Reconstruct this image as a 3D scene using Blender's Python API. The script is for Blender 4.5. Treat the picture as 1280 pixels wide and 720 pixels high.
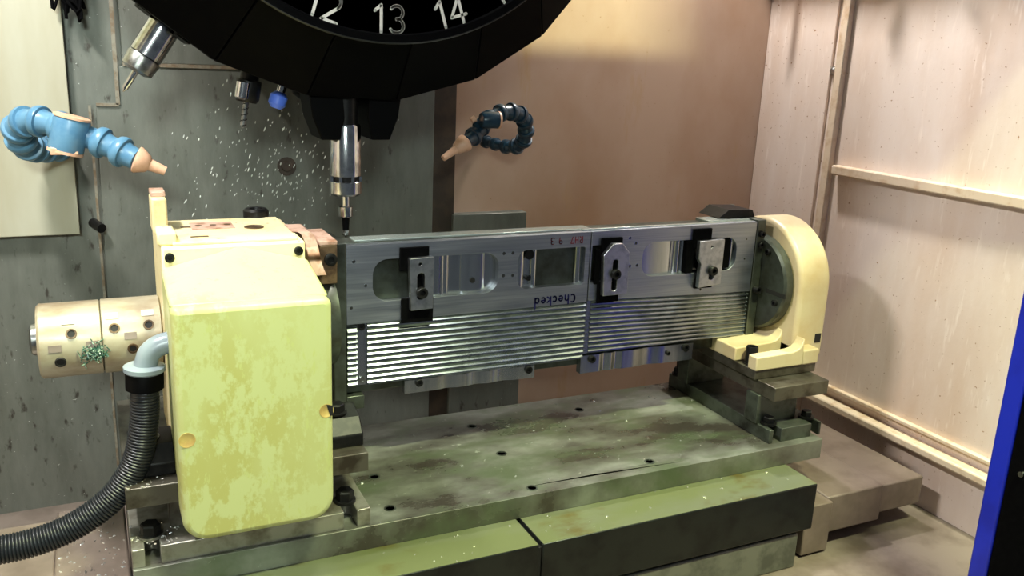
import bpy, bmesh, math, random
from mathutils import Vector, Matrix
random.seed(7)
S = bpy.context.scene
for o in list(bpy.data.objects): bpy.data.objects.remove(o)
C = S.collection
# ------------------------------------------------------------------ camera
R0 = Vector((0.90397573, -0.42553297, 0.04182796)); R1 = Vector((-0.07277771, -0.24952152, -0.96563058)); R2 = Vector((0.42134462, 0.86986246, -0.25653071))
CAM = Vector((-0.31929399, -1.21892446, 0.27353667)); FPX = 1100.0
cd = bpy.data.cameras.new('camera'); cam = bpy.data.objects.new('camera', cd); C.objects.link(cam); S.camera = cam
cd.sensor_width = 36; cd.lens = FPX / 1280 * 36; cd.clip_start = .01
cam.matrix_world = Matrix(((R0.x, -R1.x, -R2.x, CAM.x), (R0.y, -R1.y, -R2.y, CAM.y), (R0.z, -R1.z, -R2.z, CAM.z), (0, 0, 0, 1)))
# ------------------------------------------------------------------ world, lights, exposure
w = bpy.data.worlds.new('room'); S.world = w; w.use_nodes = True
w.node_tree.nodes['Background'].inputs[0].default_value = (.78, .90, 1, 1)
w.node_tree.nodes['Background'].inputs[1].default_value = .085
def area(name, loc, target, sx, sy, power, col):
    l = bpy.data.lights.new(name, 'AREA'); l.shape = 'RECTANGLE'; l.size = sx; l.size_y = sy; l.energy = power; l.color = col
    o = bpy.data.objects.new(name, l); C.objects.link(o); o.location = loc
    o.rotation_euler = (Vector(target) - Vector(loc)).to_track_quat('-Z', 'Y').to_euler(); return o
LAMP = Vector((-.60, -.225, .90)); LAMP_AIM = (-.05, -.12, -.2)
area('work_light_beam', LAMP, LAMP_AIM, .26, .06, 19, (1, .98, .93))            # lamp under the roof, left of the turret
LAMP2 = Vector((.88, .32, .95)); LAMP2_AIM = (.86, -.15, -.2)
area('corner_light_beam', LAMP2, LAMP2_AIM, .05, .05, 12, (1, .97, .93))        # its twin in the right rear corner
area('hall_light_beam', (-.75, -3.0, 1.15), (-.30, .2, .0), .5, .3, 1.6, (.88, 1, .93)).data.spread = math.radians(30)  # luminaire of the hall, in front of the open door
DOOR_LAMP = Vector((.465, -.505, .95)); DOOR_AIM = (.40, -.45, -.2)
area('door_light_beam', DOOR_LAMP, DOOR_AIM, .33, .14, .7, (.93, 1, .98))      # short tube over the door opening
area('roof_light_beam', (.50, -1.5, 2.5), (.6, .42, .4), .5, .06, 150, (.92, 1, .58))  # hall tube above, shining in behind the roof sheet
S.view_settings.view_transform = 'Standard'; S.view_settings.look = 'None'; S.view_settings.gamma = 1
S.view_settings.use_curve_mapping = False; S.view_settings.exposure = .24

# ------------------------------------------------------------------ helpers
def at(px, py, Y):
    """point of the sight line through a photo pixel that stands at depth Y in the machine"""
    d = R0 * ((px - 640) / FPX) + R1 * ((py - 360) / FPX) + R2
    return CAM + d * ((Y - CAM.y) / d.y)
def s2l(c): return tuple(((v / 255) / 12.92 if v / 255 < .04045 else ((v / 255 + .055) / 1.055) ** 2.4) for v in c)
def link(o): C.objects.link(o); return o
def tag(o, label=None, cat=None, group=None, kind=None):
    for k, v in (('label', label), ('category', cat), ('group', group), ('kind', kind)):
        if v: o[k] = v
    return o
def thing(name, loc, label, cat, group=None):
    o = link(bpy.data.objects.new(name, None)); o.location = loc; o.empty_display_size = .02
    bpy.context.view_layer.update()
    return tag(o, label, cat, group)
def fin(o, parent):
    if parent is not None:
        o.parent = parent
        o.matrix_parent_inverse = wm(parent).inverted()
    return o
def wm(o):
    if o.parent is None: return Matrix.LocRotScale(o.location, o.rotation_euler, o.scale)
    return wm(o.parent) @ o.matrix_parent_inverse @ Matrix.LocRotScale(o.location, o.rotation_euler, o.scale)
def mk(name, bm, m, parent=None, bev=0, seg=2, ang=35):
    bmesh.ops.recalc_face_normals(bm, faces=bm.faces)
    me = bpy.data.meshes.new(name); bm.to_mesh(me); bm.free()
    for p in me.polygons: p.use_smooth = True
    me.set_sharp_from_angle(angle=math.radians(ang))
    return mo(name, me, m, parent, bev, seg)
def mo(name, me, m, parent=None, bev=0, seg=2):
    if not me.materials: me.materials.append(m)
    o = link(bpy.data.objects.new(name, me))
    if bev:
        b = o.modifiers.new('bevel', 'BEVEL'); b.width = bev; b.segments = seg; b.limit_method = 'ANGLE'; b.angle_limit = math.radians(40); b.harden_normals = False
    return fin(o, parent)
def B(*bxs):
    bm = bmesh.new()
    for b in bxs: box(bm, *b)
    return bm
def box(bm, x0, x1, y0, y1, z0, z1, mat=None):
    v = [bm.verts.new(p) for p in ((x0, y0, z0), (x1, y0, z0), (x1, y1, z0), (x0, y1, z0), (x0, y0, z1), (x1, y0, z1), (x1, y1, z1), (x0, y1, z1))]
    for f in ((0, 3, 2, 1), (4, 5, 6, 7), (0, 1, 5, 4), (1, 2, 6, 5), (2, 3, 7, 6), (3, 0, 4, 7)): bm.faces.new([v[i] for i in f])
    if mat is not None:
        for a in v: a.co = mat @ a.co
def frame_of(d):
    d = d.normalized(); u = d.orthogonal().normalized(); return u, d.cross(u)
def lathe(bm, p0, axis, prof, n=28, caps=True):
    """prof: (distance along axis, radius)"""
    p0 = Vector(p0); d = Vector(axis).normalized(); u, v = frame_of(d); rings = []
    for t, r in prof:
        rings.append([bm.verts.new(p0 + d * t + (u * math.cos(2 * math.pi * k / n) + v * math.sin(2 * math.pi * k / n)) * max(r, 1e-5)) for k in range(n)])
    for a, b in zip(rings, rings[1:]):
        for k in range(n): bm.faces.new((a[k], a[(k + 1) % n], b[(k + 1) % n], b[k]))
    if caps: bm.faces.new(rings[0][::-1]); bm.faces.new(rings[-1])
def cyl(bm, p0, p1, r0, r1=None, n=24):
    p0 = Vector(p0); p1 = Vector(p1); L = (p1 - p0).length
    lathe(bm, p0, p1 - p0, [(0, r0), (L, r0 if r1 is None else r1)], n)
def L(p0, axis, prof, n=28):
    bm = bmesh.new(); lathe(bm, p0, axis, prof, n); return bm
def CY(p0, p1, r0, r1=None, n=24):
    bm = bmesh.new(); cyl(bm, p0, p1, r0, r1, n); return bm
def smooth_path(pts, k=8):
    P = [Vector(p) for p in pts]; P = [P[0] * 2 - P[1]] + P + [P[-1] * 2 - P[-2]]; out = []
    for i in range(1, len(P) - 2):
        for j in range(k):
            t = j / k; a, b, c, d = P[i - 1:i + 3]
            out.append(.5 * ((2 * b) + (c - a) * t + (2 * a - 5 * b + 4 * c - d) * t * t + (3 * b - a - 3 * c + d) * t ** 3))
    return out + [P[-2]]
def tube(bm, pts, rad, n=16):
    pts = [Vector(p) for p in pts]; rings = []; u = None
    for i, p in enumerate(pts):
        d = (pts[min(i + 1, len(pts) - 1)] - pts[max(i - 1, 0)]).normalized()
        if u is None: u = d.orthogonal().normalized()
        u = (u - d * u.dot(d)).normalized(); v = d.cross(u); r = rad(i) if callable(rad) else rad
        rings.append([bm.verts.new(p + (u * math.cos(2 * math.pi * k / n) + v * math.sin(2 * math.pi * k / n)) * r) for k in range(n)])
    for a, b in zip(rings, rings[1:]):
        for k in range(n): bm.faces.new((a[k], a[(k + 1) % n], b[(k + 1) % n], b[k]))
    bm.faces.new(rings[0][::-1]); bm.faces.new(rings[-1])
def prism(bm, poly, axis, a0, a1):
    """polygon extruded along an axis; poly coords are the two other axes in x,y,z order"""
    def P(p, a): return {0: (a, p[0], p[1]), 1: (p[0], a, p[1]), 2: (p[0], p[1], a)}[axis]
    A = [bm.verts.new(P(p, a0)) for p in poly]; Bv = [bm.verts.new(P(p, a1)) for p in poly]
    bm.faces.new(A); bm.faces.new(Bv[::-1])
    for i in range(len(poly)): bm.faces.new((A[i], A[(i + 1) % len(poly)], Bv[(i + 1) % len(poly)], Bv[i]))
def PR(poly, axis, a0, a1):
    bm = bmesh.new(); prism(bm, poly, axis, a0, a1); return bm
def rrect(x0, x1, z0, z1, r, n=7):
    rs = r if isinstance(r, (list, tuple)) else [r] * 4; out = []      # bl, br, tr, tl
    for (cx, cz, a), q in zip(((x0 + rs[0], z0 + rs[0], 180), (x1 - rs[1], z0 + rs[1], 270), (x1 - rs[2], z1 - rs[2], 0), (x0 + rs[3], z1 - rs[3], 90)), rs):
        for k in range(n): t = math.radians(a + 90 * k / (n - 1)); out.append((cx + q * math.cos(t), cz + q * math.sin(t)))
    return out
def circ(x, z, r, n=16): return [(x + r * math.cos(2 * math.pi * k / n), z + r * math.sin(2 * math.pi * k / n)) for k in range(n)]
def holed(name, outline, holes, y0, y1, m, parent=None, bev=0):
    """sheet in the x-z plane with real holes, from y0 to y1"""
    cu = bpy.data.curves.new(name, 'CURVE'); cu.dimensions = '2D'; cu.fill_mode = 'BOTH'; cu.extrude = (y1 - y0) / 2
    for poly in [outline] + holes:
        sp = cu.splines.new('POLY'); sp.points.add(len(poly) - 1); sp.use_cyclic_u = True
        for q, p in zip(sp.points, poly): q.co = (p[0], p[1], 0, 1)
    t = link(bpy.data.objects.new('temporary', cu)); dg = bpy.context.evaluated_depsgraph_get()
    me = bpy.data.meshes.new_from_object(t.evaluated_get(dg)); bpy.data.objects.remove(t); bpy.data.curves.remove(cu)
    for v in me.vertices: x, y, z = v.co; v.co = (x, (y0 + y1) / 2 - z, y)
    bm = bmesh.new(); bm.from_mesh(me); bpy.data.meshes.remove(me)
    bmesh.ops.remove_doubles(bm, verts=bm.verts, dist=1e-6)
    return mk(name, bm, m, parent, bev)
def copy_tree(o, parent=None):
    c = o.copy(); link(c)
    if parent: c.parent = parent; c.matrix_parent_inverse = o.matrix_parent_inverse.copy()
    for ch in list(o.children): copy_tree(ch, c)
    return c

# ------------------------------------------------------------------ materials
class NT:
    def __init__(s, name):
        s.m = bpy.data.materials.new(name); s.m.use_nodes = True; s.t = s.m.node_tree; s.n = s.t.nodes
        s.b = s.n['Principled BSDF']; s.co = s.n.new('ShaderNodeTexCoord').outputs['Object']
    def lk(s, a, b): s.t.links.new(a, b)
    def map(s, scale, loc=(0, 0, 0)):
        m = s.n.new('ShaderNodeMapping'); m.inputs['Scale'].default_value = scale if hasattr(scale, '__len__') else (scale,) * 3
        m.inputs['Location'].default_value = loc; s.lk(s.co, m.inputs[0]); return m.outputs[0]
    def noise(s, scale, detail=4, rough=.6, loc=(0, 0, 0)):
        n = s.n.new('ShaderNodeTexNoise'); n.inputs['Scale'].default_value = 1; n.inputs['Detail'].default_value = detail; n.inputs['Roughness'].default_value = rough
        s.lk(s.map(scale, loc), n.inputs['Vector']); return n.outputs['Fac']
    def ramp(s, f, lo, hi, a=0, b=1):
        r = s.n.new('ShaderNodeMapRange'); s.lk(f, r.inputs[0])
        for i, v in enumerate((lo, hi, a, b)): r.inputs[i + 1].default_value = v
        return r.outputs[0]
    def mix(s, f, a, b):
        m = s.n.new('ShaderNodeMix'); m.data_type = 'RGBA'; s.lk(f, m.inputs[0]) if not isinstance(f, float) else setattr(m.inputs[0], 'default_value', f)
        for v, i in ((a, 6), (b, 7)):
            if isinstance(v, tuple): m.inputs[i].default_value = (*s2l(v), 1)
            else: s.lk(v, m.inputs[i])
        return m.outputs[2]
    def col(s, c):
        if isinstance(c, tuple): s.b.inputs['Base Color'].default_value = (*s2l(c), 1)
        else: s.lk(c, s.b.inputs['Base Color'])
    def set(s, rough=.5, metal=0, spec=.5):
        if isinstance(rough, (int, float)): s.b.inputs['Roughness'].default_value = rough
        else: s.lk(rough, s.b.inputs['Roughness'])
        s.b.inputs['Metallic'].default_value = metal; s.b.inputs['Specular IOR Level'].default_value = spec; return s.m
    def bump(s, f, strength=.2, dist=.002):
        b = s.n.new('ShaderNodeBump'); b.inputs['Strength'].default_value = strength; b.inputs['Distance'].default_value = dist
        s.lk(f, b.inputs['Height']); s.lk(b.outputs[0], s.b.inputs['Normal'])
def simple(name, c, rough=.5, metal=0, c2=None, scale=40, lo=.45, hi=.65, bump=0, spec=.5):
    k = NT(name)
    if c2:
        f = k.noise(scale); k.col(k.mix(k.ramp(f, lo, hi), c, c2))
        if bump: k.bump(f, bump)
    else: k.col(c)
    return k.set(rough, metal, spec)
M = {}
# painted sheet with rusty runs
k = NT('beige_wall_paint')
c = k.mix(k.ramp(k.noise((6, 6, 1.8), 6, .6), .40, .80), (226, 212, 203), (206, 180, 160))
c = k.mix(k.ramp(k.noise((60, 60, 9), 3, .7, (3, 1, 0)), .58, .75), c, (234, 220, 210))
c = k.mix(k.ramp(k.noise(130, 2, .5, (1, 4, 2)), .68, .76), c, (150, 112, 78))
k.col(c); k.bump(k.noise(60), .15); M['wall'] = k.set(.42)
k = NT('shaded_wall_paint')  # same stained beige paint, darkened to put the rear wall's shade into it
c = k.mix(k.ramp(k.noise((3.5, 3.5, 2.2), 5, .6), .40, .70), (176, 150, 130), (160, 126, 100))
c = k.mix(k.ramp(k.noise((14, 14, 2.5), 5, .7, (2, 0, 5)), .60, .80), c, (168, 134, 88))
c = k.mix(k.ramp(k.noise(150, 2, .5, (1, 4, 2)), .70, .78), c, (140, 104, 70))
k.col(c); M['wall_shaded'] = k.set(.5)
k = NT('grey_sheet_steel')
c = k.mix(k.ramp(k.noise((16, 16, 4), 6, .7), .35, .70), (120, 123, 115), (95, 98, 90))
c = k.mix(k.ramp(k.noise((70, 70, 30), 3, .6, (2, 2, 2)), .62, .74), c, (66, 62, 56))
c = k.mix(k.ramp(k.noise(190, 2, .5, (7, 1, 2)), .73, .78), c, (196, 198, 192))
k.col(c); M['grey'] = k.set(k.ramp(k.noise(30), .3, .7, .3, .5), .35)
k = NT('cool_lit_wall_paint')
c = k.mix(k.ramp(k.noise((8, 8, 2), 5, .6), .4, .75), (178, 177, 158), (158, 150, 122)); k.col(c); M['cream'] = k.set(.4)  # beige wall paint with the cool light on this panel mixed in
k = NT('rusty_edge'); k.col(k.mix(k.ramp(k.noise(60), .4, .6), (136, 132, 118), (116, 100, 80))); M['edge'] = k.set(.5, .3)
M['dark_gap'] = simple('dark_gap_paint', (46, 36, 26), .6, 0, (62, 48, 34), 30)
M['tan_floor'] = simple('tan_floor_paint', (128, 116, 107), .45, 0, (98, 85, 76), 12, .4, .7)
M['trim'] = simple('trim_paint', (214, 196, 174), .4, 0, (190, 160, 128), 40, .5, .75)
M['black'] = simple('black_turret_paint', (3, 3, 4), .6, 0, (5, 5, 5), 40, spec=.03)
M['black2'] = simple('black_enamel', (4, 4, 5), .5, spec=.06)
M['seam'] = simple('worn_black_edge', (14, 14, 13), .5, .3)
M['rubber'] = simple('black_rubber', (4, 4, 5), .85, 0, (7, 7, 8), 120, spec=.05)
M['white'] = simple('white_print', (198, 196, 188), .6)
M['chrome'] = simple('ground_steel', (205, 206, 208), .16, 1, (170, 172, 176), 60)
M['steel'] = simple('bright_steel', (165, 166, 164), .3, 1, (120, 120, 116), 70)
M['blackoxide'] = simple('black_oxide_steel', (20, 20, 21), .42, .4, (32, 31, 30), 90, spec=.3)
M['tool_blue'] = simple('blue_plastic', (78, 112, 220), .35)
k = NT('machined_aluminium')
f = k.noise((6, 300, 300), 3, .6); c = k.mix(k.ramp(f, .3, .7), (150, 156, 166), (178, 182, 188)); k.col(c)
k.bump(f, .06, .0006); M['alu'] = k.set(k.ramp(k.noise((5, 60, 60)), .3, .7, .34, .50), 1)
M['rib'] = simple('ribbed_aluminium', (172, 178, 184), .2, 1, (150, 156, 164), 50)
k = NT('milled_aluminium')
k.col(k.mix(k.ramp(k.noise((120, 120, 6)), .3, .7), (168, 172, 176), (198, 200, 202))); M['alu2'] = k.set(.24, 1)
M['clampalu'] = simple('clamp_aluminium', (190, 192, 196), .34, 1, (160, 163, 168), 70)
k = NT('fixture_steel')
k.col(k.mix(k.ramp(k.noise(26, 5), .4, .7), (92, 98, 90), (62, 62, 52))); M['fix'] = k.set(.36, .75)
k = NT('glass_green_edge'); k.col((186, 198, 190)); M['fixtop'] = k.set(.25, .6)
# yellow paints
k = NT('yellow_cover_paint')
f1 = k.noise((34, 34, 20), 7, .72); f2 = k.noise((7, 7, 3.2), 3, .5, (4.2, 0, 1.3))
mm = k.n.new('ShaderNodeMath'); mm.operation = 'MULTIPLY'; k.lk(k.ramp(f1, .47, .53), mm.inputs[0]); k.lk(k.ramp(f2, .42, .60), mm.inputs[1])
c = k.mix(mm.outputs[0], (184, 190, 134), (172, 171, 104))
c = k.mix(k.ramp(k.noise((120, 120, 40), 4, .7, (1, 2, 9)), .60, .66), c, (182, 188, 122))
k.col(c); M['ycover'] = k.set(k.ramp(f1, .4, .6, .36, .5))
k = NT('cream_yellow_paint')
c = k.mix(k.ramp(k.noise(22, 6), .50, .72), (232, 218, 172), (216, 196, 140))
c = k.mix(k.ramp(k.noise((90, 90, 50), 3, .6, (3, 3, 1)), .66, .72), c, (120, 92, 50)); k.col(c); M['yellow'] = k.set(.36)
M['tailyellow'] = simple('tailstock_paint', (204, 188, 152), .38, 0, (194, 170, 128), 16, .45, .75)
M['pink'] = simple('rusty_pink_paint', (196, 164, 146), .45, 0, (150, 108, 84), 60)
M['brown'] = simple('rusty_block', (104, 84, 62), .45, .4, (70, 52, 38), 70)
k = NT('tan_cast_metal')
c = k.mix(k.ramp(k.noise((14, 30, 30), 5), .42, .70), (172, 164, 142), (138, 120, 96)); k.col(c); M['tan'] = k.set(.36, .2)
# table steels with coolant film
k = NT('base_plate_steel')
f = k.noise((5, 9, 5), 6, .62); c = k.mix(k.ramp(f, .40, .62), (74, 69, 64), (138, 142, 132))
c = k.mix(k.ramp(k.noise((7, 14, 7), 5, .6, (5, 2, 0)), .50, .66), c, (96, 106, 84))
c = k.mix(k.ramp(k.noise(48, 4, .7, (2, 9, 0)), .66, .74), c, (168, 174, 160))
k.col(c); M['base'] = k.set(k.ramp(f, .35, .65, .22, .42), .45)
k = NT('table_top_steel')
f = k.noise((4, 10, 4), 5, .6); c = k.mix(k.ramp(f, .38, .6), (120, 126, 104), (114, 122, 82))
c = k.mix(k.ramp(k.noise((9, 14, 9), 4, .6, (1, 3, 1)), .54, .70), c, (98, 84, 34))
k.col(c); M['table'] = k.set(.28, .4)
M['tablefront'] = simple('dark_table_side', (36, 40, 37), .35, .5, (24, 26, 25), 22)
M['riser'] = simple('riser_steel', (96, 92, 82), .36, .6, (62, 55, 46), 28)
M['riser_lit'] = simple('lit_riser_steel', (150, 148, 138), .34, .6, (104, 98, 86), 26)  # riser steel lightened to stand for light on the left lower plate
M['riser_g'] = simple('green_grey_riser_steel', (88, 94, 86), .36, .6, (54, 56, 50), 28)
M['way'] = simple('way_cover_steel', (134, 120, 111), .38, .2, (104, 90, 82), 12, .4, .7)
M['waylow'] = simple('grey_casting', (120, 122, 112), .45, .3, (88, 90, 82), 20)
# hoses
M['loc_blue'] = simple('blue_hose_plastic', (88, 132, 160), .34, 0, (74, 120, 152), 60)
M['loc_teal'] = simple('dark_blue_hose_plastic', (24, 54, 72), .3, 0, (22, 44, 58), 60)
M['nozzle'] = simple('orange_nozzle_plastic', (220, 176, 146), .42, 0, (206, 160, 126), 60)
M['conduit'] = simple('grey_plastic_elbow', (128, 140, 148), .3)
M['hose'] = simple('black_corrugated_plastic', (24, 27, 33), .36)
M['bluepaint'] = simple('blue_door_paint', (22, 42, 190), .35, 0, (18, 34, 170), 14)
M['ink_blue'] = simple('blue_marker_ink', (14, 14, 84), .6)
M['ink_red'] = simple('red_marker_ink', (132, 34, 44), .6)
M['void'] = simple('bored_hole', (14, 13, 12), .7)
M['drop'] = simple('coolant_droplets', (206, 212, 206), .2)
M['chip'] = simple('aluminium_chips', (226, 226, 222), .22, .7)
M['chipg'] = simple('green_swarf', (44, 84, 70), .4, 0, (150, 170, 150), 300, .5, .6)
M['notch'] = simple('notch_shade_yellow', (188, 164, 96), .5, 0, (170, 140, 80), 60)  # darker yellow stands for the shade inside the cover's shallow notches
M['ceil'] = simple('dark_roof_sheet', (52, 52, 50), .5, 0, (40, 38, 36), 20)
M['lamp'] = simple('lamp_housing_grey', (140, 142, 140), .4)

# ------------------------------------------------------------------ setting
def st(o): o['kind'] = 'structure'; return o
FLZ = -.55
st(mk('floor', B((-1.4, 1.3, -.62, .6, FLZ - .05, FLZ)), M['tan_floor']))
wr = st(mk('wall_rear', B((.33, 1.12, .42, .45, FLZ, 1.2)), M['wall_shaded']))
wx = st(mk('wall_right', B((1.10, 1.13, -.75, .42, FLZ, 1.2)), M['wall']))
wl = st(mk('wall_left', B((-1.13, -1.10, -.6, .45, FLZ, 1.2)), M['wall']))
wg = st(mk('wall_column', B((-1.1, .33, .42, .45, FLZ, 1.2)), M['grey']))
mk('panel', B((-1.1, -.3456, .395, .42, -.048, 1.2)), M['cream'], wg, .001)
mk('panel', PR([(-.318, -.55), (.283, -.55), (.283, .228), (-.27, .228), (-.27, .166), (-.306, .166)], 1, .400, .42), M['grey'], wg, .001)
mk('panel', B((-.262, .283, .402, .42, .234, 1.2)), M['grey'], wg, .001)
mk('seam_strip', B((-.318, -.314, .396, .40, -.5, .164)), M['edge'], wg)
mk('seam_strip', B((-.306, -.272, .396, .40, .163, .168)), M['edge'], wg)
mk('seam_strip', B((-.276, -.270, .396, .40, .166, .50)), M['edge'], wg)
mk('seam_strip', B((-.262, .283, .397, .402, .228, .234)), M['edge'], wg)
mk('panel', B((.326, .489, .395, .4199, -.55, -.041)), M['grey'], wg, .001)
mk('gap_strip', B((.284, .330, .405, .42, -.5, 1.2)), M['dark_gap'], wg)
mk('access_hole', L((.0, .401, .06), (0, -1, 0), [(0, .017), (.004, .017), (.004, .010), (.007, .008)], 18), M['dark_gap'], wg)
mk('latch', CY((-.325, .40, -.03), (-.312, .375, -.036), .008, .008, 14), M['blackoxide'], wg)
st(mk('ceiling', PR([(-1.1, -.62), (1.1, -.62), (1.1, .42), (.745, .42), (.715, -.215), (-1.1, -.215)], 2, 1.0, 1.02), M['ceil']))
# post, rail, sill on the right side
tp = st(mk('trim_1', B((1.086, 1.10, .176, .196, FLZ, 1.2)), M['trim'], None, .002))
mk('screw', L((1.10, .206, .268), (-1, 0, 0), [(0, .009), (.006, .009), (.012, .005)], 14), M['steel'], wx)
st(mk('trim_2', B((1.080, 1.10, -.62, .163, .058, .078)), M['trim'], None, .003))
st(mk('trim_3', B((1.070, 1.10, -.62, .42, -.435, -.418)), M['trim'], None, .004))
st(mk('trim_4', B((1.094, 1.10, .215, .42, -.418, 1.2)), M['wall'], None, .002))
st(mk('trim_5', B((1.088, 1.10, -.62, .175, -.400, -.392)), M['trim'], None, .002))

# ------------------------------------------------------------------ table, base plate, way covers
t = thing('machine_table', (.2, 0, -.48), 'dark steel machine table with green coolant-stained top under the base plate', 'table')
TY = -.244
mk('table_section', B((-.31, .2135, TY, .17, -.478, -.395)), M['tablefront'], t, .002)
mk('table_section', B((.2195, .7333, TY, .17, -.478, -.395)), M['tablefront'], t, .002)
mk('coolant_film', B((-.3085, .2125, TY + .0012, -.1675, -.3951, -.3947)), M['table'], t)
mk('coolant_film', B((.2205, .7323, TY + .0012, -.1675, -.3951, -.3947)), M['table'], t)
mk('groove_bottom', B((.2135, .2195, TY + .004, .17, -.478, -.402)), M['void'], t)
o = tag(mk('saddle', B((-.30, .712, -.238, .15, FLZ, -.486)), M['waylow'], None, .003), 'pale grey cast saddle block below the dark table edge', 'saddle')
t = thing('way_cover', (.9, 0, -.5), 'brown telescopic steel way cover between the table and the right wall', 'way cover')
mk('cover_section', B((.74, .80, -.222, .2, -.545, -.452)), M['way'], t, .002)
mk('cover_section', B((.80, .933, -.211, .2, -.520, -.4495)), M['way'], t, .003)
mk('cover_section', B((.933, 1.0424, -.205, .2, -.510, -.4545)), M['way'], t, .003)
mk('support', B((.80, 1.0, -.15, .18, FLZ, -.510)), M['dark_gap'], t)
t = thing('way_cover', (-.4, 0, -.5), 'chip-strewn steel way cover left of the table under the black hose', 'way cover')
mk('cover_section', B((-.405, -.312, -.19, .15, -.520, -.425)), M['way'], t, .003)
mk('cover_section', B((-.50, -.405, -.185, .14, -.515, -.432)), M['way'], t, .003)
mk('support', B((-.48, -.33, -.15, .12, FLZ, -.51)), M['dark_gap'], t)

t = thing('base_plate', (.25, 0, -.395), 'long steel fixture base plate with green coolant stains and bolt holes', 'base plate')
holes = [(.2539, -.0234), (.4675, .0962), (.0369, -.0295), (.4694, -.1343), (.248, -.1474), (.2502, .0935), (.03, -.13)]
def base_mesh():
    # x-z sheet helper used lying down: build with y as height then turn
    o = holed('plate', rrect(-.31, .813, -.167, .160, .002, 3), [circ(x, y, .0065, 14) for x, y in holes], -.36, -.395 + .07, M['base'])
    return o
o = base_mesh()
for v in o.data.vertices: x, y, z = v.co; v.co = (x, z, -.36 - (y + .36))
o.data.flip_normals(); fin(o, t); b = o.modifiers.new('bevel', 'BEVEL'); b.width = .0012; b.segments = 2; b.limit_method = 'ANGLE'
for x, y in holes:
    mk('hole_bottom', CY((x, y, -.3945), (x, y, -.372), .0066, None, 14), M['void'], t)
    mk('hole_rim', L((x, y, -.3605), (0, 0, 1), [(0, .009), (.0012, .0088), (.0012, .0066), (0, .0064)], 18), M['riser_g'], t)

# ------------------------------------------------------------------ risers
def bolt(name, p, axis, r, h, m, parent, hexhead=False, washer=0):
    p = Vector(p); d = Vector(axis).normalized(); bm = bmesh.new()
    if washer: lathe(bm, p, d, [(0, washer), (.002, washer)], 20); p = p + d * .002
    if hexhead: lathe(bm, p, d, [(0, r), (h * .85, r), (h, r * .86)], 6)
    else: lathe(bm, p, d, [(0, r), (h * .9, r), (h, r * .9), (h, r * .52), (h * .45, r * .5)], 18)
    return mk(name, bm, m, parent)
def slotted(name, x0, x1, y0, y1, z0, z1, slots, m, label, both=True):
    """plate with open U slots in its front (and rear) edge"""
    poly = [(x0, y0)]
    for c in slots: poly += [(c - .009, y0)] + [(c + .009 * math.cos(a), y0 + .030 + .009 * math.sin(a)) for a in [math.pi * (1 - q / 6) for q in range(7)]] + [(c + .009, y0)]
    poly += [(x1, y0), (x1, y1), (x0, y1)]
    bm = PR(poly, 2, z0, z1)
    o = mk(name, bm, m, None, .0012); return tag(o, label, 'riser plate')
slotted('riser_plate', .7045, .822, -.150, .150, -.36, -.335, [.722, .808], M['riser_g'], 'lower slotted riser plate under the cream tailstock, lying on the base plate')
o = tag(mk('riser_plate', B((.7045, .826, -.150, .150, -.282, -.257)), M['riser'], None, .0012), 'upper riser plate directly below the cream tailstock foot', 'riser plate')
sx = [(-.117, -.085, 'front'), (.085, .117, 'rear')]
for y0, y1, wh in sx:
    tag(mk('spacer_block', B((.700, .79, y0, y1, -.335, -.282)), M['riser_g'], None, .001), ('nearer' if wh == 'front' else 'farther') + ' upright spacer block between the two tailstock riser plates', 'spacer block', 'tailstock spacer blocks')
for x, y in ((.722, -.125), (.808, -.125)):
    t = thing('clamping_bolt', (x, y, -.335), ('left' if x < .75 else 'right') + ' black bolt in the front slots of the tailstock lower riser plate', 'bolt', 'tailstock riser bolts')
    mk('washer', CY((x, y, -.335), (x, y, -.331), .014), M['blackoxide'], t); bolt('bolt_head', (x, y, -.331), (0, 0, 1), .010, .010, M['blackoxide'], t, True)
t = thing('clamping_bolt', (.700, .135, -.335), 'black nut on a stud at the rear end of the tailstock riser', 'bolt')
mk('washer', CY((.716, .135, -.335), (.716, .135, -.331), .013), M['blackoxide'], t)
bolt('nut', (.716, .135, -.331), (0, 0, 1), .010, .012, M['blackoxide'], t, True); mk('stud', CY((.716, .135, -.335), (.716, .135, -.305), .005), M['blackoxide'], t)
# left riser
slotted('riser_plate', -.310, -.008, -.162, .150, -.36, -.335, [-.286, -.036], M['riser_lit'], 'lower slotted riser plate under the yellow rotary unit, lying on the base plate')
tag(mk('riser_plate', B((-.312, -.008, -.152, .150, -.284, -.257)), M['riser'], None, .0012), 'upper riser plate that carries the yellow rotary unit', 'riser plate')
for y0, y1, wh in ((-.120, -.085, 'nearer'), (.085, .12, 'farther')):
    tag(mk('spacer_block', B((-.262, -.060, y0, y1, -.335, -.284)), M['riser'], None, .001), wh + ' spacer block between the two riser plates of the rotary unit', 'spacer block', 'rotary unit spacer blocks')
for x, nm in ((-.286, 'hex bolt in the slot left below the yellow cover'), (-.036, 'black hex bolt right below the yellow cover')):
    t = thing('clamping_bolt', (x, -.132, -.335), nm, 'bolt')
    mk('washer', CY((x, -.132, -.335), (x, -.132, -.331), .015), M['steel' if x < -.2 else 'blackoxide'], t)
    bolt('bolt_head', (x, -.132, -.331), (0, 0, 1), .0125, .014, M['blackoxide'], t, True)
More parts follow.
